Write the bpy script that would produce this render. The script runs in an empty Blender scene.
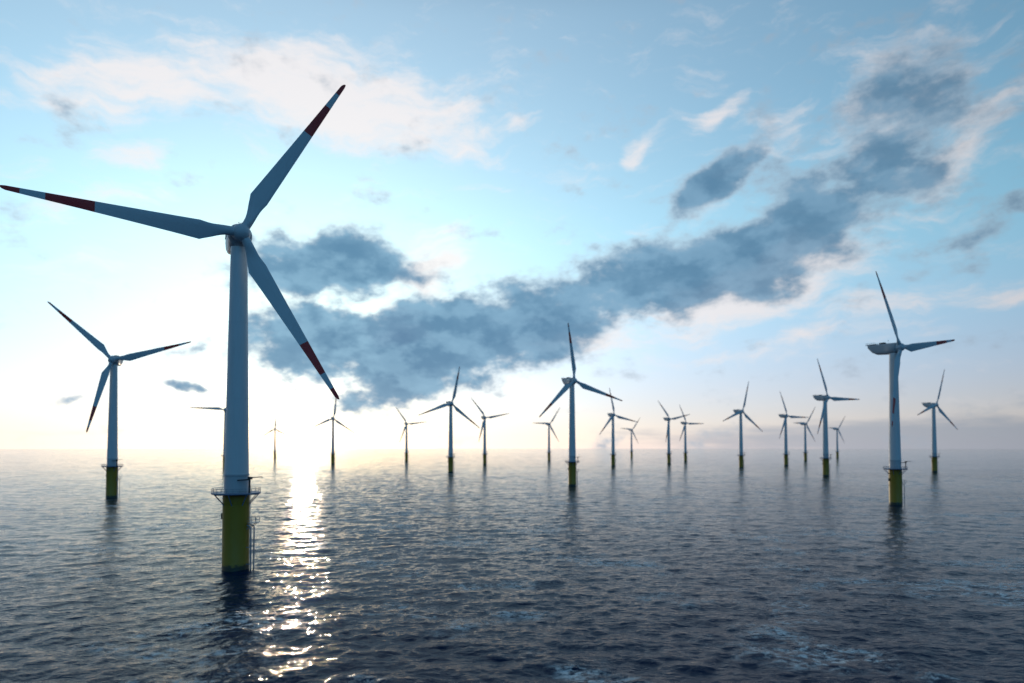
import bpy, bmesh, math, random
import numpy as np
from mathutils import Matrix, Vector
R = math.radians
scn = bpy.context.scene
col = scn.collection
random.seed(4)

# ------------------------------------------------------------------ constants
CAM_H = 32.66
SUN_AZ, SUN_EL = -17.5, 1.5          # degrees: azimuth from +Y towards +X, elevation
YAW = 25.9                           # rotors face (sin, -cos) of this
HUB_H = 90.0
OVER = 4.0                           # rotor centre ahead of the tower axis

# ------------------------------------------------------------------ node helpers
def mat(name):
    m = bpy.data.materials.new(name); m.use_nodes = True
    nt = m.node_tree
    return m, nt, nt.nodes['Principled BSDF']

def mth(nt, op, a, b=None, c=None, clamp=False):
    n = nt.nodes.new('ShaderNodeMath'); n.operation = op; n.use_clamp = clamp
    for i, v in enumerate((a, b, c)):
        if v is None: continue
        if hasattr(v, 'is_output'): nt.links.new(v, n.inputs[i])
        else: n.inputs[i].default_value = v
    return n.outputs[0]

def vmath(nt, op, a, b=None):
    n = nt.nodes.new('ShaderNodeVectorMath'); n.operation = op
    for i, v in enumerate((a, b)):
        if v is None: continue
        if hasattr(v, 'is_output'): nt.links.new(v, n.inputs[i])
        else: n.inputs[i].default_value = v
    return n

def smooth(nt, v, lo, hi, a=0.0, b=1.0):
    n = nt.nodes.new('ShaderNodeMapRange'); n.interpolation_type = 'SMOOTHSTEP'
    nt.links.new(v, n.inputs['Value'])
    n.inputs['From Min'].default_value = lo; n.inputs['From Max'].default_value = hi
    n.inputs['To Min'].default_value = a; n.inputs['To Max'].default_value = b
    return n.outputs[0]

def mixc(nt, f, a, b):
    n = nt.nodes.new('ShaderNodeMix'); n.data_type = 'RGBA'
    for s, v in ((n.inputs[0], f), (n.inputs[6], a), (n.inputs[7], b)):
        if hasattr(v, 'is_output'): nt.links.new(v, s)
        elif isinstance(v, tuple): s.default_value = (*v, 1) if len(v) == 3 else v
        else: s.default_value = v
    return n.outputs[2]

def noise(nt, vec, scale, detail=4, rough=.5, dist=0., out=0):
    n = nt.nodes.new('ShaderNodeTexNoise'); n.inputs['Scale'].default_value = scale
    n.inputs['Detail'].default_value = detail; n.inputs['Roughness'].default_value = rough
    n.inputs['Distortion'].default_value = dist
    if vec is not None: nt.links.new(vec, n.inputs['Vector'])
    return n.outputs[out]

# ------------------------------------------------------------------ sky
DARK = [
    (-15.2, 14.9, 7.4, 3.1, 6, 1.00),
    (-17.0, 8.6, 6.4, 3.2, -2, 0.95),
    (-7.3, 8.4, 7.6, 4.6, 20, 1.10),
    (-10.1, 6.2, 4.7, 2.4, 1, 0.70),
    (-0.2, 10.2, 8.3, 3.9, 4, 1.00),
    (8.5, 13.3, 7.0, 3.0, 19, 0.95),
    (17.3, 14.7, 8.6, 3.2, 8, 1.00),
    (24.2, 16.2, 5.1, 3.3, 24, 0.95),
    (30.2, 21.6, 7.6, 4.1, 34, 0.66),
    (32.8, 24.6, 4.8, 2.8, 23, 0.45),
    (31.0, 22.5, 11.0, 7.0, 34, 0.42),
    (17.6, 21.6, 4.2, 1.6, 32, 0.85),
    (36.3, 16.3, 2.9, 1.4, 12, 0.60),
    (-24.9, 8.6, 1.8, 0.8, 30, 0.40),
    (-26.2, 4.7, 1.9, 0.5, 7, 0.60),
    (-33.7, 4.0, 1.2, 0.4, 7, 0.55),
    (-22.4, 16.8, 1.7, 1.2, 25, 0.50),
    (-18.7, 5.2, 2.4, 0.7, 7, 0.40),
]
BAND = [
    (-17.9, 1.9, 5.7, 0.9, 7, 0.55),
    (-24.3, 1.1, 4.5, 0.6, 0, 0.35),
    (-34.5, 1.1, 5.0, 0.4, 1, 0.30),
    (38, .6, 30, 1.8, 0, 0.85),
    (14.3, 1.3, 13.6, 0.7, -0, 0.35),
    (-1.0, 1.0, 10.4, 0.4, -0, 0.20),
]
LIGHT = [
    (-14.9, 27.7, 14.6, 3.6, -3, 1.10),
    (-6.3, 27.0, 5.0, 2.3, -24, 0.80),
    (-29.2, 26.4, 9.7, 2.8, 11, 0.90),
    (-30.2, 21.6, 3.5, 1.3, 15, 0.55),
    (-33.0, 17.7, 6.2, 1.6, 18, 0.45),
    (11.8, 24.7, 2.0, 1.0, 32, 0.70),
    (16.8, 26.4, 2.8, 1.0, 30, 0.70),
    (0.7, 26.3, 1.9, 0.8, 8, 0.60),
    (34.6, 20.7, 4.7, 2.1, 30, 0.70),
    (20.8, 12.7, 11.0, 3.0, 17, 1.05),
    (29.4, 10.4, 6.7, 1.8, 5, 0.65),
    (23.8, 8.6, 4.9, 1.3, 15, 0.70),
    (-7.2, 15.5, 4.2, 2.6, 49, 0.90),
    (-10.1, 10.0, 3.4, 2.3, 21, 0.70),
    (30.9, 25.0, 7.9, 4.3, 28, 0.50),
    (20.9, 24.6, 7.8, 3.1, 27, 0.35),
    (36.2, 10.3, 4.3, 1.4, 4, 0.50),
    (5.9, 8.9, 7.6, 2.6, 8, 0.60),
    (-22.6, 11.8, 5.4, 2.3, 4, 0.40),
    (-34.7, 12.6, 5.1, 1.2, 8, 0.35),
    (16.0, 7.3, 4.7, 0.8, 8, 0.40),
    (28.1, 15.0, 4.5, 1.9, 14, 0.60),
]

def build_world():
    w = bpy.data.worlds.new('World'); scn.world = w; w.use_nodes = True
    nt = w.node_tree; nt.nodes.clear()
    out = nt.nodes.new('ShaderNodeOutputWorld'); bg = nt.nodes.new('ShaderNodeBackground')
    nt.links.new(bg.outputs[0], out.inputs[0])
    sky = nt.nodes.new('ShaderNodeTexSky'); sky.sky_type = 'NISHITA'; sky.sun_disc = False
    sky.sun_elevation = R(SUN_EL); sky.sun_rotation = R(SUN_AZ)
    sky.altitude = 0; sky.air_density = 1.0; sky.dust_density = .6; sky.ozone_density = 2.0
    tc = nt.nodes.new('ShaderNodeTexCoord')
    d = vmath(nt, 'NORMALIZE', tc.outputs['Generated']).outputs[0]
    sp = nt.nodes.new('ShaderNodeSeparateXYZ'); nt.links.new(d, sp.inputs[0])
    x, y, z = sp.outputs
    az = mth(nt, 'MULTIPLY', mth(nt, 'ARCTAN2', x, y), 57.29578)
    el = mth(nt, 'MULTIPLY', mth(nt, 'ARCSINE', z), 57.29578)
    cb = nt.nodes.new('ShaderNodeCombineXYZ'); nt.links.new(az, cb.inputs[0]); nt.links.new(el, cb.inputs[1])
    P = cb.outputs[0]
    # angle to the sun
    sd = (math.sin(R(SUN_AZ))*math.cos(R(SUN_EL)), math.cos(R(SUN_AZ))*math.cos(R(SUN_EL)), math.sin(R(SUN_EL)))
    cosang = vmath(nt, 'DOT_PRODUCT', d, sd).outputs['Value']
    ang = mth(nt, 'MULTIPLY', mth(nt, 'ARCCOSINE', mth(nt, 'MINIMUM', cosang, 1.0)), 57.29578)
    # warped sky-angle coordinates
    def warp(Pin, scale, amp, det=3):
        nc = noise(nt, Pin, scale, det, .55, out=1)
        a = vmath(nt, 'SUBTRACT', nc, (.5, .5, .5)).outputs[0]
        b = vmath(nt, 'MULTIPLY', a, (amp, amp*.7, 0)).outputs[0]
        return vmath(nt, 'ADD', Pin, b).outputs[0]
    PW = warp(P, .13, 6.5, 5)
    def field(L, Pin, inner=.15, outer=1.45):
        acc = None
        for (a, e, sa, sb, r, s) in L:
            mp = nt.nodes.new('ShaderNodeMapping'); mp.vector_type = 'TEXTURE'
            mp.inputs['Location'].default_value = (a, e, 0)
            mp.inputs['Rotation'].default_value = (0, 0, R(r))
            mp.inputs['Scale'].default_value = (sa, sb, 1)
            nt.links.new(Pin, mp.inputs[0])
            ln = vmath(nt, 'LENGTH', mp.outputs[0]).outputs['Value']
            v = smooth(nt, ln, outer, inner, 0, s)
            if acc is None: acc = v
            else:
                m = nt.nodes.new('ShaderNodeMath'); m.operation = 'SMOOTH_MAX'; m.inputs[2].default_value = .15
                nt.links.new(acc, m.inputs[0]); nt.links.new(v, m.inputs[1]); acc = m.outputs[0]
        return acc
    md = field(DARK, PW, .1, 1.75); mb = field(BAND, P, .2, 1.5); ml = field(LIGHT, PW, .1, 1.5)
    # cloud detail: stretched fractal noise, tilted the way the cloud streets run
    def strn(Pin, sx, sy, rot, scale, det, rough, dist=0.):
        mp = nt.nodes.new('ShaderNodeMapping'); mp.inputs['Rotation'].default_value = (0, 0, R(rot))
        mp.inputs['Scale'].default_value = (sx, sy, 1); nt.links.new(Pin, mp.inputs[0])
        return noise(nt, mp.outputs[0], scale, det, rough, dist)
    n1 = strn(P, .75, 1.3, -14, .24, 8, .62)
    off = vmath(nt, 'ADD', P, (-.7, -1.3, 0)).outputs[0]
    nr = strn(P, .8, 1.3, -14, .30, 5, .56)
    n1b = strn(off, .8, 1.3, -14, .30, 5, .56)
    n2 = strn(PW, .5, 1.8, -24, .34, 6, .66)
    n3 = strn(P, .35, 2.4, -3, .55, 4, .6)
    fd = mth(nt, 'ADD', md, mth(nt, 'MULTIPLY', mth(nt, 'SUBTRACT', n1, .5), 1.8))
    # outside the mapped region a sparse general cover
    gen = strn(P, .5, 1., 10, .06, 2, .5)
    side = smooth(nt, mth(nt, 'ABSOLUTE', az), 44, 60)
    fd = mth(nt, 'ADD', fd, mth(nt, 'MULTIPLY', side, smooth(nt, gen, .45, .7, 0, .9)))
    covd = smooth(nt, fd, .16, .62)
    thick = smooth(nt, fd, .28, .70)
    core = smooth(nt, fd, .5, 1.25)
    relief = mth(nt, 'SUBTRACT', n1b, nr)                      # >0 : faces away from the sun
    fl = mth(nt, 'ADD', ml, mth(nt, 'MULTIPLY', mth(nt, 'SUBTRACT', n2, .5), 1.9))
    fl = mth(nt, 'ADD', fl, mth(nt, 'MULTIPLY', side, .3))
    covl = smooth(nt, fl, .12, 1.0, 0, .88)
    fb = mth(nt, 'ADD', mb, mth(nt, 'MULTIPLY', mth(nt, 'SUBTRACT', n3, .5), .7))
    covb = smooth(nt, fb, .2, .75)
    # --- clear sky: physical sky plus the pale low-level haze veil
    tint = mixc(nt, smooth(nt, el, 0, 20), SKY_LOW, SKY_HIGH)
    base = vmath(nt, 'MULTIPLY', sky.outputs[0], tint).outputs[0]
    # unseen low sky opposite the sun, dimmed and blued to shape the turbines' light
    back_dim = mth(nt, 'MULTIPLY', smooth(nt, cosang, .45, -.1), smooth(nt, el, 14, 3))
    base = vmath(nt, 'MULTIPLY', base, mixc(nt, back_dim, (1., 1., 1.), (.30, .62, 1.0))).outputs[0]
    base = vmath(nt, 'MULTIPLY', base, mixc(nt, smooth(nt, cosang, .5, -.3), (1., 1., 1.), (1.5, 1.5, 1.75))).outputs[0]
    frontv = smooth(nt, cosang, -.3, .9, .12, 1.0)
    veil_el = mth(nt, 'POWER', 2.718, mth(nt, 'MULTIPLY', mth(nt, 'MAXIMUM', el, 0.0), -1/9.0))
    glow_w = mth(nt, 'POWER', 2.718, mth(nt, 'MULTIPLY', ang, -1/27.0))
    glow_n = mth(nt, 'POWER', 2.718, mth(nt, 'MULTIPLY', mth(nt, 'POWER', ang, 1.4), -1/2.2))
    veil_el = mth(nt, 'MULTIPLY', veil_el, frontv)
    def scaled(c, f):
        s = nt.nodes.new('ShaderNodeVectorMath'); s.operation = 'SCALE'; s.inputs[0].default_value = c
        nt.links.new(f, s.inputs['Scale']); return s.outputs[0]
    clear = base
    for c, f in ((VEIL_C, veil_el), (GLOWW_C, glow_w), (GLOWN_C, glow_n)):
        clear = vmath(nt, 'ADD', clear, scaled(c, f)).outputs[0]
    # unseen sky above the frame, darkened so the near water reflects less light
    top_dim = mth(nt, 'MULTIPLY', smooth(nt, el, 33, 43), .85)
    clear = mixc(nt, top_dim, clear, (.055, .13, .22))
    # --- clouds
    near = mth(nt, 'POWER', 2.718, mth(nt, 'MULTIPLY', ang, -1/22.0))
    front = smooth(nt, cosang, -.2, .9, .14, 1.0)
    lightc = mixc(nt, near, (.80, .77, .80), (1.25, 1.16, 1.08))
    lightc = vmath(nt, 'MULTIPLY', lightc, _comb(nt, front)).outputs[0]
    c = mixc(nt, covl, clear, lightc)
    bandc = vmath(nt, 'MULTIPLY', mixc(nt, near, (.27, .36, .47), (.90, .74, .68)), _comb(nt, front)).outputs[0]
    c = mixc(nt, mth(nt, 'MULTIPLY', covb, .75), c, bandc)
    dk = mixc(nt, near, (.11, .235, .37), (.030, .17, .35))
    lit = mixc(nt, near, (.20, .36, .52), (.24, .47, .66))
    body = mixc(nt, mth(nt, 'ADD', mth(nt, 'MULTIPLY', smooth(nt, relief, -.13, .11), .6), mth(nt, 'MULTIPLY', core, .5), clamp=True), lit, dk)
    rim = mixc(nt, near, (.34, .42, .52), (.95, .92, .90))
    dkc = mixc(nt, thick, rim, body)
    dkc = vmath(nt, 'MULTIPLY', dkc, _comb(nt, front)).outputs[0]
    c = mixc(nt, mth(nt, 'MULTIPLY', covd, .93), c, dkc)
    nt.links.new(c, bg.inputs[0]); bg.inputs[1].default_value = 1.0

def _comb(nt, v):
    n = nt.nodes.new('ShaderNodeCombineXYZ')
    for i in range(3): nt.links.new(v, n.inputs[i])
    return n.outputs[0]

# sky strength (about 0.1) with the photograph's cool white balance folded in, near the horizon and high up
SKY_LOW = (.050, .098, .31)
SKY_HIGH = (.105, .415, .480)
VEIL_C = (.49, .42, .46)
GLOWW_C = (1.08, .96, .90)
GLOWN_C = (3.0, 2.5, 1.8)
build_world()

sun = bpy.data.lights.new('sun', 'SUN'); sun.energy = .5; sun.angle = R(.5); sun.color = (1.0, .80, .58)
so = bpy.data.objects.new('sun', sun); col.objects.link(so)
to_sun = Vector((math.sin(R(SUN_AZ))*math.cos(R(SUN_EL)), math.cos(R(SUN_AZ))*math.cos(R(SUN_EL)), math.sin(R(SUN_EL))))
so.rotation_euler = to_sun.to_track_quat('Z', 'Y').to_euler(); so.location = (0, 0, 200)

# ------------------------------------------------------------------ camera
cam = bpy.data.cameras.new('camera'); co = bpy.data.objects.new('camera', cam); col.objects.link(co)
scn.camera = co
cam.sensor_width = 36; cam.lens = 656.95/1024*36; cam.shift_y = (429.47-341.5)/1024
co.location = (0, 0, CAM_H); co.rotation_euler = (R(91.5746), 0, 0)
cam.clip_start = 1; cam.clip_end = 60000
cam.dof.use_dof = True; cam.dof.focus_distance = 148; cam.dof.aperture_fstop = .050
scn.view_settings.view_transform = 'Standard'; scn.view_settings.look = 'None'
scn.view_settings.exposure = 0; scn.view_settings.gamma = 1

# ------------------------------------------------------------------ the sea
def ocean_tile(N, L, wind, wdir, amp, seed, cut):
    rng = np.random.default_rng(seed)
    k = 2*np.pi*np.fft.fftfreq(N, L/N); kx, ky = np.meshgrid(k, k)
    kk = np.hypot(kx, ky); kk[0, 0] = 1e-6
    Lw = wind*wind/9.81
    cosw = (kx*wdir[0]+ky*wdir[1])/kk
    ph = np.exp(-1/(kk*Lw)**2)/kk**4*(np.abs(cosw)**2*.85+.15)*np.exp(-(kk*cut)**2)
    ph[0, 0] = 0
    h = np.sqrt(ph)*(rng.normal(size=(N, N))+1j*rng.normal(size=(N, N)))
    ht = np.real(np.fft.ifft2(h)); s = amp/ht.std()
    h *= s
    ht = np.real(np.fft.ifft2(h))
    dx = np.real(np.fft.ifft2(-1j*kx/kk*h)); dy = np.real(np.fft.ifft2(-1j*ky/kk*h))
    return ht, dx, dy

def samp(T, N, L, x, y):
    u = (x/L % 1)*N; v = (y/L % 1)*N
    i = np.floor(u).astype(int); j = np.floor(v).astype(int); fu = u-i; fv = v-j
    i %= N; j %= N; i1 = (i+1) % N; j1 = (j+1) % N
    return [(t[j, i]*(1-fu)*(1-fv)+t[j, i1]*fu*(1-fv)+t[j1, i]*(1-fu)*fv+t[j1, i1]*fu*fv) for t in T]

def build_sea():
    r = [0, 15, 30, 45, 58]
    while r[-1] < 17000:
        q = r[-1]; r.append(q*(1+(.0034 if q < 700 else .0034*(q/700)**1.2 if q < 4000 else .06)))
    r = np.array(r)
    fr = np.arange(-48, 48.001, .17)
    bk = np.arange(51, 309.1, 3.0)
    th = np.radians(np.concatenate([fr, bk]))
    nr, na = len(r), len(th)
    RR, TH = np.meshgrid(r, th, indexing='ij')
    X = RR*np.sin(TH); Y = RR*np.cos(TH)
    wd = (.28, -.96)
    z = np.zeros_like(X); dx = np.zeros_like(X); dy = np.zeros_like(X)
    for (N, L, wind, amp, seed, rot, fade, cut) in ((512, 397., 5.0, .10, 3, .3, 1500., .2), (512, 113., 3.6, .07, 8, -.5, 500., .1), (256, 61., 2.4, .030, 21, .9, 260., .08)):
        T = ocean_tile(N, L, wind, wd, amp, seed, cut)
        c, s = math.cos(rot), math.sin(rot)
        xr = X*c-Y*s; yr = X*s+Y*c
        h, a, b = samp(T, N, L, xr, yr)
        f = np.exp(-(RR/fade)**2)*np.clip((RR-55)/15, 0, 1)
        z += h*f; ch = .9
        dx += ch*(a*c+b*s)*f; dy += ch*(-a*s+b*c)*f
    V = np.stack([X+dx, Y+dy, z], -1).reshape(-1, 3)
    idx = np.arange(nr*na).reshape(nr, na)
    a = idx[:-1, :]; b = idx[1:, :]
    F = np.stack([a, np.roll(a, -1, 1), np.roll(b, -1, 1), b], -1)[1:].reshape(-1, 4)
    fan = np.stack([idx[1, :], np.full(na, idx[0, 0]), np.roll(idx[1, :], -1)], -1)
    me = bpy.data.meshes.new('sea_water')
    nv = len(V); nq = len(F); nt_ = len(fan)
    me.vertices.add(nv); me.vertices.foreach_set('co', V.astype(np.float32).ravel())
    me.loops.add(nq*4+nt_*3)
    me.loops.foreach_set('vertex_index', np.concatenate([F.ravel()[::1], fan.ravel()]).astype(np.int32))
    me.polygons.add(nq+nt_)
    ls = np.concatenate([np.arange(nq)*4, nq*4+np.arange(nt_)*3]).astype(np.int32)
    me.polygons.foreach_set('loop_start', ls)
    me.polygons.foreach_set('use_smooth', np.ones(nq+nt_, bool))
    me.update(calc_edges=True); me.validate()
    if me.polygons[len(me.polygons)//2].normal.z < 0: me.flip_normals()
    o = bpy.data.objects.new('sea_water', me); col.objects.link(o); o['kind'] = 'structure'
    m, nt, bs = mat('sea_water')
    geo = nt.nodes.new('ShaderNodeNewGeometry'); pos = geo.outputs['Position']
    bs.inputs['IOR'].default_value = 1.27; bs.inputs['Specular IOR Level'].default_value = .10; bs.inputs['Roughness'].default_value = .09
    mp = nt.nodes.new('ShaderNodeMapping'); mp.inputs['Rotation'].default_value = (0, 0, R(16))
    mp.inputs['Scale'].default_value = (.62, 1.15, 1); nt.links.new(pos, mp.inputs[0]); pv = mp.outputs[0]
    nA = noise(nt, pv, .16, 3, .55); nB = noise(nt, pv, .75, 4, .62, .3); nC = noise(nt, pv, 2.6, 2, .5)
    hgt = mth(nt, 'ADD', mth(nt, 'MULTIPLY', nA, .16), mth(nt, 'ADD', mth(nt, 'MULTIPLY', nB, .27), mth(nt, 'MULTIPLY', nC, .07)))
    # gusty and calm patches
    gust = smooth(nt, noise(nt, pos, .006, 3, .5), .35, .65, .75, 1.1)
    bp = nt.nodes.new('ShaderNodeBump'); bp.inputs['Distance'].default_value = 1.0
    nt.links.new(gust, bp.inputs['Strength']); nt.links.new(hgt, bp.inputs['Height'])
    # fine ripples as plain surface slopes, so that the far water keeps its texture too
    rc = noise(nt, pv, .9, 3, .6, out=1); rc2 = noise(nt, pv, .21, 1, .5, out=1)
    sl = vmath(nt, 'ADD', vmath(nt, 'MULTIPLY', vmath(nt, 'SUBTRACT', rc, (.5, .5, .5)).outputs[0], (.10, .14, 0)).outputs[0],
               vmath(nt, 'MULTIPLY', vmath(nt, 'SUBTRACT', rc2, (.5, .5, .5)).outputs[0], (.06, .09, 0)).outputs[0]).outputs[0]
    dist = vmath(nt, 'LENGTH', pos).outputs['Value']
    sl = vmath(nt, 'MULTIPLY', sl, _comb(nt, smooth(nt, dist, 150, 1500, .4, 2.0))).outputs[0]
    nn = vmath(nt, 'NORMALIZE', vmath(nt, 'ADD', bp.outputs[0], sl).outputs[0]).outputs[0]
    nt.links.new(nn, bs.inputs['Normal'])
    # foam: torn streaks inside loose patches
    patch = smooth(nt, noise(nt, pos, .030, 3, .6), .52, .64)
    wv = noise(nt, pv, .13, 5, .66, 1.2)
    ridge = mth(nt, 'SUBTRACT', 1.0, mth(nt, 'MULTIPLY', mth(nt, 'ABSOLUTE', mth(nt, 'SUBTRACT', wv, .5)), 13.0), clamp=True)
    brk = smooth(nt, noise(nt, pos, .7, 4, .7), .42, .56)
    foam = mth(nt, 'MULTIPLY', mth(nt, 'MULTIPLY', ridge, patch), brk)
    foam = mth(nt, 'MULTIPLY', foam, 1.1, clamp=True)
    c = mixc(nt, foam, (.002, .018, .055), (.84, .85, .84))
    nt.links.new(c, bs.inputs['Base Color'])
    rg = mth(nt, 'ADD', mth(nt, 'MULTIPLY', foam, .5), .035)
    nt.links.new(rg, bs.inputs['Roughness'])
    me.materials.append(m)
    # the sea bed under it all is never seen: the water is opaque
    return o
build_sea()

# ------------------------------------------------------------------ materials of the turbines
def paint(name, c, rough=.42, dirt=.12, streak=True, dirtc=(.25, .22, .17)):
    m, nt, bs = mat(name)
    tc = nt.nodes.new('ShaderNodeTexCoord'); p = tc.outputs['Object']
    mp = nt.nodes.new('ShaderNodeMapping'); mp.inputs['Scale'].default_value = (1, 1, .08 if streak else 1)
    nt.links.new(p, mp.inputs[0])
    n = noise(nt, mp.outputs[0], .9, 6, .62)
    f = smooth(nt, n, .45, .8, 0, dirt)
    nt.links.new(mixc(nt, f, c, dirtc), bs.inputs['Base Color'])
    n2 = noise(nt, p, .6, 4, .6)
    nt.links.new(smooth(nt, n2, .3, .7, rough-.07, rough+.08), bs.inputs['Roughness'])
    return m, nt, bs, p
M = {}
M['white'] = paint('white_paint', (.74, .76, .77))[0]
M['grey'] = paint('grey_paint', (.46, .49, .52))[0]
M['collar'] = paint('collar_paint', (.52, .55, .58), .4)[0]
M['dark'] = paint('dark_metal', (.035, .04, .045), .5)[0]
M['steel'] = paint('galvanised_steel', (.33, .36, .40), .45, .2, False)[0]
M['blue'] = paint('platform_paint', (.20, .26, .38), .5, .2, False)[0]
M['growth'] = paint('marine_growth', (.02, .025, .012), .7, .5, False, (.05, .05, .02))[0]
# yellow pile with rust runs and a wet, weeded band at the waterline
m, nt, bs, p = paint('yellow_paint', (.62, .50, .025), .42, .0)
sp = nt.nodes.new('ShaderNodeSeparateXYZ'); nt.links.new(p, sp.inputs[0])
mp = nt.nodes.new('ShaderNodeMapping'); mp.inputs['Scale'].default_value = (1, 1, .05); nt.links.new(p, mp.inputs[0])
run = smooth(nt, noise(nt, mp.outputs[0], 1.4, 6, .65), .55, .78, 0, .45)
c1 = mixc(nt, run, (.36, .215, .004), (.15, .08, .02))
edge = mth(nt, 'ADD', sp.outputs[2], mth(nt, 'MULTIPLY', mth(nt, 'SUBTRACT', noise(nt, p, .8, 5, .6), .5), 2.2))
c2 = mixc(nt, smooth(nt, edge, 1.9, .9), c1, (.035, .035, .014))
nt.links.new(c2, bs.inputs['Base Color']); M['yellow'] = m
# blade: pale grey gel coat with two red warning bands
def blade_mat():
    m, nt, bs, p = paint('blade_paint', (.62, .66, .69), .36, .10)
    sp = nt.nodes.new('ShaderNodeSeparateXYZ'); nt.links.new(p, sp.inputs[0]); z = sp.outputs[2]
    def band(a, b):
        return mth(nt, 'MULTIPLY', mth(nt, 'GREATER_THAN', z, a), mth(nt, 'LESS_THAN', z, b))
    red = mth(nt, 'ADD', band(.650*BL, .838*BL), mth(nt, 'GREATER_THAN', z, .930*BL), clamp=True)
    prev = bs.inputs['Base Color'].links[0].from_socket
    nt.links.new(mixc(nt, red, prev, (.56, .012, .012)), bs.inputs['Base Color'])
    return m
BL = 51.0
M['blade'] = blade_mat()

# ------------------------------------------------------------------ mesh helpers
def link_mesh(name, bm, m, parent=None, smoothf=True, mats=None):
    bmesh.ops.remove_doubles(bm, verts=bm.verts, dist=1e-5)
    bmesh.ops.recalc_face_normals(bm, faces=bm.faces)
    me = bpy.data.meshes.new(name); bm.to_mesh(me); bm.free()
    if smoothf:
        me.polygons.foreach_set('use_smooth', [True]*len(me.polygons))
        me.set_sharp_from_angle(angle=R(35))
    for q in (mats or [m]): me.materials.append(q)
    o = bpy.data.objects.new(name, me); col.objects.link(o)
    if parent: o.parent = parent
    return o

def lathe(bm, prof, seg=48, cap=True, a0=0):
    rings = []
    for r, z in prof:
        rings.append([bm.verts.new((r*math.cos(2*math.pi*i/seg+a0), r*math.sin(2*math.pi*i/seg+a0), z)) for i in range(seg)])
    for p, q in zip(rings, rings[1:]):
        for i in range(seg): bm.faces.new((p[i], p[(i+1) % seg], q[(i+1) % seg], q[i]))
    if cap: bm.faces.new(rings[0][::-1]); bm.faces.new(rings[-1])

def tube(bm, pts, r, seg=8, closed=False):
    pts = [Vector(p) for p in pts]; rings = []
    n = len(pts)
    for i, p in enumerate(pts):
        if closed: d = (pts[(i+1) % n]-pts[i-1]).normalized()
        else: d = (pts[min(i+1, n-1)]-pts[max(i-1, 0)]).normalized()
        up = Vector((0, 0, 1)) if abs(d.z) < .95 else Vector((1, 0, 0))
        a = d.cross(up).normalized(); b = d.cross(a)
        rings.append([bm.verts.new(p+r*(a*math.cos(2*math.pi*k/seg)+b*math.sin(2*math.pi*k/seg))) for k in range(seg)])
    pairs = list(zip(rings, rings[1:])) + ([(rings[-1], rings[0])] if closed else [])
    for p, q in pairs:
        for k in range(seg): bm.faces.new((p[k], p[(k+1) % seg], q[(k+1) % seg], q[k]))
    if not closed: bm.faces.new(rings[0][::-1]); bm.faces.new(rings[-1])

def box(bm, lo, hi, mtx=None, bevel=0):
    r = bmesh.ops.create_cube(bm, size=1)['verts']
    s = Vector(hi)-Vector(lo); c = (Vector(hi)+Vector(lo))/2
    for v in r:
        v.co = Vector((v.co.x*s.x, v.co.y*s.y, v.co.z*s.z))+c
        if mtx: v.co = mtx @ v.co
    if bevel:
        es = list({e for v in r for e in v.link_edges})
        bmesh.ops.bevel(bm, geom=es, offset=bevel, segments=2, affect='EDGES')

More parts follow.
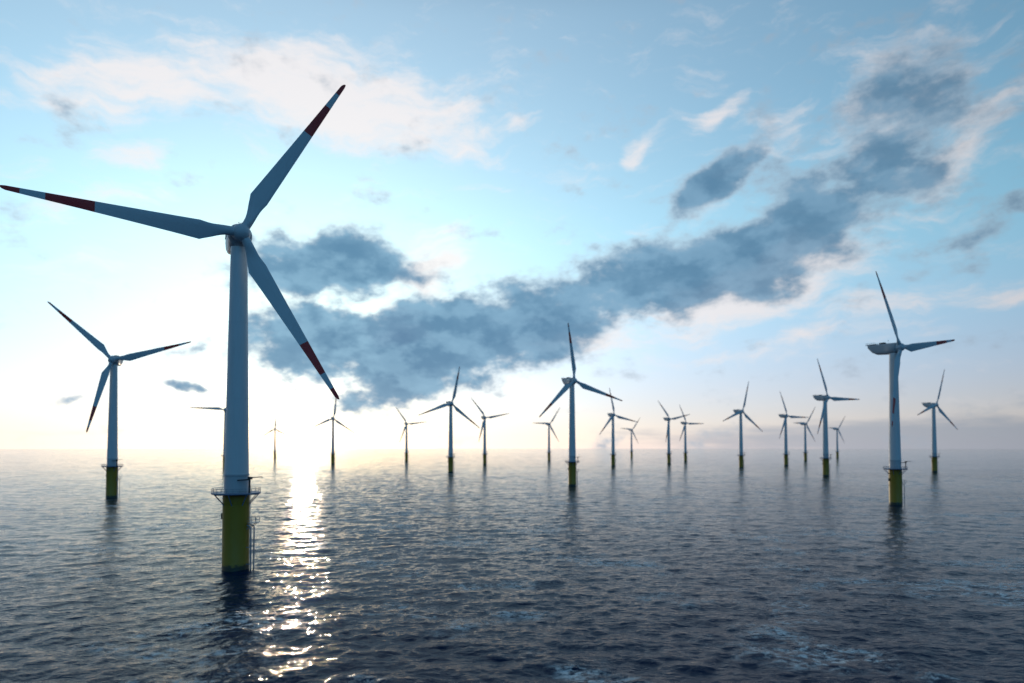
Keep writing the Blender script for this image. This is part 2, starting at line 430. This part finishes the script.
PLAT = 20.6
def turbine():
    root = bpy.data.objects.new('wind_turbine', None); col.objects.link(root)
    # pile
    bm = bmesh.new()
    lathe(bm, [(3.42, -9), (3.42, 1.2), (3.40, 1.25), (3.40, 17.6), (3.46, 17.65), (3.46, 17.95), (3.40, 18.0), (3.40, PLAT-.42)], 64)
    fnd = link_mesh('foundation_pile', bm, M['yellow'], root)
    bm = bmesh.new(); box(bm, (-3.85, -.55, 13.4), (-3.30, .55, 15.0), bevel=.06)
    link_mesh('junction_box', bm, M['growth'], fnd)
    # service platform
    bm = bmesh.new()
    lathe(bm, [(3.3, PLAT-.40), (6.10, PLAT-.40), (6.25, PLAT-.32), (6.25, PLAT-.04), (6.2, PLAT), (3.3, PLAT)], 48)
    plat = link_mesh('service_platform', bm, M['blue'], root)
    bm = bmesh.new()
    for h in (.55, 1.15):
        tube(bm, [(6.12*math.cos(a), 6.12*math.sin(a), PLAT+h) for a in [2*math.pi*i/48 for i in range(48)]], .06, 6, True)
    for i in range(24):
        a = 2*math.pi*i/24; tube(bm, [(6.12*math.cos(a), 6.12*math.sin(a), PLAT-.05), (6.12*math.cos(a), 6.12*math.sin(a), PLAT+1.17)], .05, 6)
    link_mesh('railing', bm, M['steel'], plat)
    for i in range(8):
        a = 2*math.pi*(i/8)+.06; c, s = math.cos(a), math.sin(a)
        bm = bmesh.new(); tube(bm, [(3.3*c, 3.3*s, 17.2), (5.9*c, 5.9*s, PLAT-.42)], .13, 8)
        tube(bm, [(3.3*c, 3.3*s, PLAT-.62), (6.0*c, 6.0*s, PLAT-.52)], .10, 8)
        link_mesh('bracket', bm, M['blue'], plat)
    # collar between platform and tower
    bm = bmesh.new()
    lathe(bm, [(3.06, PLAT+.004), (3.06, 25.1), (3.30, 25.15), (3.30, 25.5)], 64)
    link_mesh('tower_collar', bm, M['collar'], root)
    bm = bmesh.new(); box(bm, (-.55, -3.16, PLAT+.3), (.55, -3.0, PLAT+2.7), Matrix.Rotation(R(150), 4, 'Z'), .04)
    link_mesh('access_door', bm, M['dark'], root)
    # davit crane
    bm = bmesh.new()
    cx, cy = 4.55, -2.6
    tube(bm, [(cx, cy, PLAT), (cx, cy, PLAT+3.9)], .26, 12)
    box(bm, (cx-.4, cy-.35, PLAT+3.6), (cx+.7, cy+.35, PLAT+4.3), bevel=.05)
    tube(bm, [(cx-3.1, cy-.4, PLAT+3.35), (cx, cy, PLAT+3.55)], .16, 8)
    tube(bm, [(cx+.5, cy, PLAT+4.1), (cx+3.2, cy+.5, PLAT+4.25)], .11, 8)
    tube(bm, [(cx+3.1, cy+.5, PLAT+4.2), (cx+3.1, cy+.5, PLAT+3.7)], .06, 6)
    link_mesh('davit_crane', bm, M['dark'], root)
    # ladder and boat landing on the right-hand flank
    bm = bmesh.new()
    for yy in (-.28, .28): tube(bm, [(3.75, yy, -2), (3.75, yy, PLAT-.3)], .05, 6)
    for k in range(70): tube(bm, [(3.75, -.28, -1+.3*k), (3.75, .28, -1+.3*k)], .025, 5)
    link_mesh('ladder', bm, M['steel'], root)
    bm = bmesh.new()
    for yy in (-1.1, 1.1):
        tube(bm, [(3.4, yy, 11.9), (4.35, yy, 11.4), (4.45, yy, 11), (4.45, yy, -3)], .17, 10)
        for zz in (1.5, 6.0): tube(bm, [(3.2, yy*.9, zz), (4.45, yy, zz)], .11, 8)
    link_mesh('boat_landing', bm, M['steel'], root)
    bm = bmesh.new()
    box(bm, (3.55, -1.3, 12.4), (5.9, 1.3, 12.52))
    for (a, b) in ((4.7, -1.25), (5.85, -1.25), (5.85, 1.25), (4.7, 1.25)): tube(bm, [(a, b, 12.45), (a, b, 14.0)], .06, 6)
    for zz in (13.2, 13.95): tube(bm, [(3.6, -1.25, zz), (5.85, -1.25, zz), (5.85, 1.25, zz), (3.6, 1.25, zz)], .05, 6)
    tube(bm, [(3.3, -1.1, 10.8), (5.5, -1.1, 12.4)], .09, 6); tube(bm, [(3.3, 1.1, 10.8), (5.5, 1.1, 12.4)], .09, 6)
    link_mesh('rest_platform', bm, M['steel'], root)
    # tower in three welded cans
    bm = bmesh.new()
    def rad(z): return 3.10-(3.10-2.12)*(z-25.5)/(87-25.5)
    pr = [(rad(25.5), 25.504)]
    for zf in (46.0, 66.5):
        pr += [(rad(zf-.12), zf-.12), (rad(zf)+.035, zf-.10), (rad(zf)+.035, zf+.10), (rad(zf+.12), zf+.12)]
    pr += [(rad(87), 87.0)]
    lathe(bm, pr, 64)
    link_mesh('tower', bm, M['white'], root)
    # nacelle: local -Y is upwind, origin on the tower axis at hub height
    nac = None
    bm = bmesh.new()
    def ring(y, wd, top, bot, e, n=40):
        vs = []
        for i in range(n):
            a = 2*math.pi*i/n; c, s = math.cos(a), math.sin(a)
            xx = wd*math.copysign(abs(c)**(2/e), c); zz = (top+bot)/2+(top-bot)/2*math.copysign(abs(s)**(2/e), s)
            vs.append(bm.verts.new((xx, y, zz)))
        return vs
    secs = [(-2.45, 2.3, 2.3, -2.3, 2.0), (-2.35, 2.75, 2.75, -2.75, 2.0), (-1.9, 3.05, 3.0, -3.15, 2.15), (0, 3.05, 3.1, -3.45, 2.4), (1.9, 2.9, 3.15, -3.45, 2.9),
            (2.2, 2.7, 3.15, -3.35, 3.4), (5, 2.5, 3.2, -3.1, 4.), (9.0, 2.35, 3.25, -2.75, 4.5), (11.6, 2.25, 3.3, -1.4, 4.5), (13.8, 2.1, 3.35, 1.0, 4.), (14.1, 2.0, 3.3, 1.4, 4.)]
    rings = [ring(*s) for s in secs]
    for a, b in zip(rings, rings[1:]):
        for i in range(40): bm.faces.new((a[i], a[(i+1) % 40], b[(i+1) % 40], b[i]))
    bm.faces.new(rings[0]); bm.faces.new(rings[-1][::-1])
    nac = link_mesh('nacelle', bm, M['grey'], root)
    nac.location = (0, 0, HUB_H)
    bm = bmesh.new(); box(bm, (-2.1, 9.2, 3.31), (2.1, 15.4, 3.55), bevel=.05)
    link_mesh('hoist_deck', bm, M['grey'], nac)
    bm = bmesh.new()
    for yy in np.linspace(9.4, 15.2, 6):
        for xx in (-2.0, 2.0): tube(bm, [(xx, yy, 3.5), (xx, yy, 4.5)], .04, 5)
    for zz in (4.0, 4.5): tube(bm, [(-2.0, 9.4, zz), (-2.0, 15.2, zz), (2.0, 15.2, zz), (2.0, 9.4, zz)], .04, 5)
    link_mesh('deck_railing', bm, M['steel'], nac)
    bm = bmesh.new(); box(bm, (-1.3, 4.6, 3.1), (1.3, 7.6, 4.0), bevel=.15)
    link_mesh('cooler_box', bm, M['dark'], nac)
    bm = bmesh.new(); tube(bm, [(.6, 3.2, 3.1), (.6, 3.2, 5.0)], .05, 6); tube(bm, [(.2, 3.2, 4.8), (1.0, 3.2, 4.8)], .04, 6)
    for xx in (.2, 1.0): tube(bm, [(xx, 3.2, 4.8), (xx, 3.2, 5.1)], .09, 8)
    link_mesh('wind_sensor', bm, M['dark'], nac)
    # hub: origin at rotor centre, local axes like the nacelle's
    bm = bmesh.new()
    n = 40
    pf = [(2.05, 1.75), (2.25, 1.6), (2.35, .8), (2.3, -.4), (2.05, -1.3), (1.5, -2.0), (.8, -2.4), (.25, -2.52)]
    rg = [[bm.verts.new((r*math.cos(2*math.pi*i/n), y, r*math.sin(2*math.pi*i/n))) for i in range(n)] for r, y in pf]
    for a, b in zip(rg, rg[1:]):
        for i in range(n): bm.faces.new((a[i], a[(i+1) % n], b[(i+1) % n], b[i]))
    bm.faces.new(rg[0]); bm.faces.new(rg[-1][::-1])
    hub = link_mesh('rotor_hub', bm, M['blade'], root)
    # blades: along +Z, trailing edge on +X (flip mirrors it)
    def blade_mesh(flip):
        bm = bmesh.new(); N = 32
        st = []
        def chord(t):
            if t < .055: return 2.35
            if t < .20:
                u = ((t-.055)/.145)**1.7
                return 2.35+(4.95-2.35)*u
            return 4.95+(.95-4.95)*((t-.20)/.80)**.92
        ts = [.02, .04, .055, .08, .10, .12, .14, .16, .18, .193, .20, .207, .22, .25, .3, .35, .4, .45, .5, .55, .6, .645, .655, .7, .75, .8, .833, .843, .88, .925, .935, .96, .98, .992, 1.0]
        prev = None
        for t in ts:
            c = chord(t)*(1 if t < .985 else (.75 if t < .995 else .3))
            rd = max(0, 1-(max(t-.05, 0)/.11)); rd = rd*rd*(3-2*rd) if t < .16 else 0
            thk = 2.35*rd+(1-rd)*c*(.30-.17*min(1, t/.6))
            le = -(c*.5*rd+c*.26*(1-rd)) ; tw = R(16*(1-min(1, t))**2.2)
            ringv = []
            for i in range(N):
                a = 2*math.pi*i/N
                # ellipse
                ex, ey = .5-.5*math.cos(a), .5*math.sin(a)
                # aerofoil thickness distribution
                xx = ex; yt = 2.6*(.2969*math.sqrt(max(xx, 0))-.126*xx-.3516*xx**2+.2843*xx**3-.1036*xx**4)
                ay = math.copysign(yt, math.sin(a)) if 0 < i < N and i != N//2 else 0
                px = le+c*ex; py = thk*(ey*rd+ay*.75*(1-rd))
                q = Vector((px*math.cos(tw)-py*math.sin(tw), px*math.sin(tw)+py*math.cos(tw), t*BL))
                q.y -= 0
                if flip: q.x = -q.x
                ringv.append(bm.verts.new(q))
            if prev:
                for i in range(N): bm.faces.new((prev[i], prev[(i+1) % N], ringv[(i+1) % N], ringv[i]))
            else: bm.faces.new(ringv[::-1])
            prev = ringv
        bm.faces.new(prev)
        bmesh.ops.recalc_face_normals(bm, faces=bm.faces)
        me = bpy.data.meshes.new('blade'); bm.to_mesh(me); bm.free()
        me.polygons.foreach_set('use_smooth', [True]*len(me.polygons)); me.set_sharp_from_angle(angle=R(50))
        me.materials.append(M['blade']); return me
    bl = [blade_mesh(False), blade_mesh(True)]
    for k in range(3):
        b = bpy.data.objects.new('blade', bl[0]); col.objects.link(b); b.parent = hub
    return root, bl

def set_pose(root, yaw, tilt, phase, cone, meshes=None, scale=1.0):
    psi = R(yaw)
    n = Vector((math.sin(psi), -math.cos(psi), 0))
    for ch in root.children:
        nm = ch.name.split('.')[0]
        if nm == 'nacelle':
            ch.rotation_euler = (0, 0, psi)
        elif nm == 'rotor_hub':
            ch.location = (n.x*OVER, n.y*OVER, HUB_H+.05)
            ch.rotation_euler = (R(-tilt), 0, psi)
            for k, b in enumerate(sorted(ch.children, key=lambda q: q.name)):
                mt = Matrix.Rotation(R(phase+120*k), 4, 'Y') @ Matrix.Rotation(R(cone), 4, 'X')
                b.matrix_basis = mt @ Matrix.Scale(scale, 4)
                if meshes: b.data = meshes[k]

def copy_tree(o, parent=None):
    c = o.copy(); col.objects.link(c)
    if parent: c.parent = parent
    for ch in list(o.children): copy_tree(ch, c)
    return c

# tower foot in metres (x, y), yaw, first blade angle clockwise from up, label
TURB = [
 (-74.3, 177.5, 29.5, 30.5, 'nearest and tallest turbine with large red-banded blades, standing on a dark yellow pile'),
 (-261.9, 430.9, 16.8, 74.4, 'turbine left of the nearest one, with one red-tipped blade hanging down beside its tower'),
 (51.9, 567.0, 26.4, -11.1, 'mid-distance turbine in the centre, its upright blade reaching into the dark cloud'),
 (220.3, 378.2, 29.8, 81.1, 'large turbine seen side-on at right, long nacelle pointing left, bright yellow pile'),
 (-80.2, 859.8, 24.4, 10.2, 'turbine under the lowest tip of the dark cloud, its upright blade leaning slightly right'),
 (361.5, 757.7, 27.3, -29.4, 'turbine left of the large side-on one, one blade up and one level to the right'),
 (570.1, 887.4, 24.4, 12.1, 'rightmost turbine, standing beyond the large side-on one with its nacelle turned left'),
 (-436.9, 1001.7, 25.2, -88.0, 'far turbine mostly hidden behind the nearest tower, only one level blade showing to its left'),
 (-735.2, 2037.5, 25.2, -2.0, 'faint distant turbine just left of the sun glitter on the water'),
 (-353.4, 1296.8, 25.2, 5.0, 'dark thin turbine just right of the sun glitter, below the nearest blade tip'),
 (-255.5, 1591.4, 25.2, -37.0, 'thin faint turbine alone between the sun glitter and the cloud tip turbine'),
 (-52.6, 1266.4, 25.2, -41.0, 'thin turbine right beside the cloud tip turbine, blades spread up-left and right'),
 (90.7, 1611.8, 25.2, 32.0, 'small distant turbine just left of the mid-distance central turbine'),
 (178.6, 1161.5, 25.2, -16.0, 'turbine just right of the mid-distance central one, its upper blade meeting that rotor'),
 (387.2, 2129.4, 25.2, 35.0, 'smallest and faintest turbine between the centre and the pair of thin turbines'),
 (318.1, 1333.4, 25.2, -43.0, 'left and slightly taller turbine of a close pair right of the centre'),
 (409.4, 1552.2, 25.2, -30.0, 'right and slightly shorter turbine of a close pair right of the centre'),
 (365.5, 1048.9, 25.2, 10.0, 'turbine standing alone between the close pair and the right-hand cluster, two blades drooping'),
 (499.3, 1198.3, 25.2, -28.0, 'leftmost turbine of the cluster before the large side-on one, a blade level to the right'),
 (710.2, 1591.4, 25.2, 31.0, 'small turbine second from the left in the right-hand cluster, one blade up to the right'),
 (1002.9, 2026.6, 25.2, 33.0, 'smallest turbine of the right-hand cluster, between the bigger cluster turbine and the side-on one'),
]
proto, BLM = turbine()
roots = []
for i, (hx, hy, yaw, ph, lab) in enumerate(TURB):
    r = proto if i == 0 else copy_tree(proto)
    r['label'] = lab; r['category'] = 'wind turbine'; r['group'] = 'wind turbines of the offshore farm'
    roots.append((r, hx, hy, yaw, ph))
for i, (r, hx, hy, yaw, ph) in enumerate(roots):
    r.location = (hx, hy, 0)
    set_pose(r, yaw, 0.0 if i else -.8, ph, 7.7 if i == 0 else 5.8, [BLM[1], BLM[0], BLM[1]] if i == 0 else None, 1.0 if i == 0 else .975)

scn.render.engine = 'CYCLES'
scn.cycles.max_bounces = 3; scn.cycles.diffuse_bounces = 1; scn.cycles.glossy_bounces = 2; scn.cycles.transmission_bounces = 0
scn.world.cycles.sampling_method = 'MANUAL'; scn.world.cycles.sample_map_resolution = 512
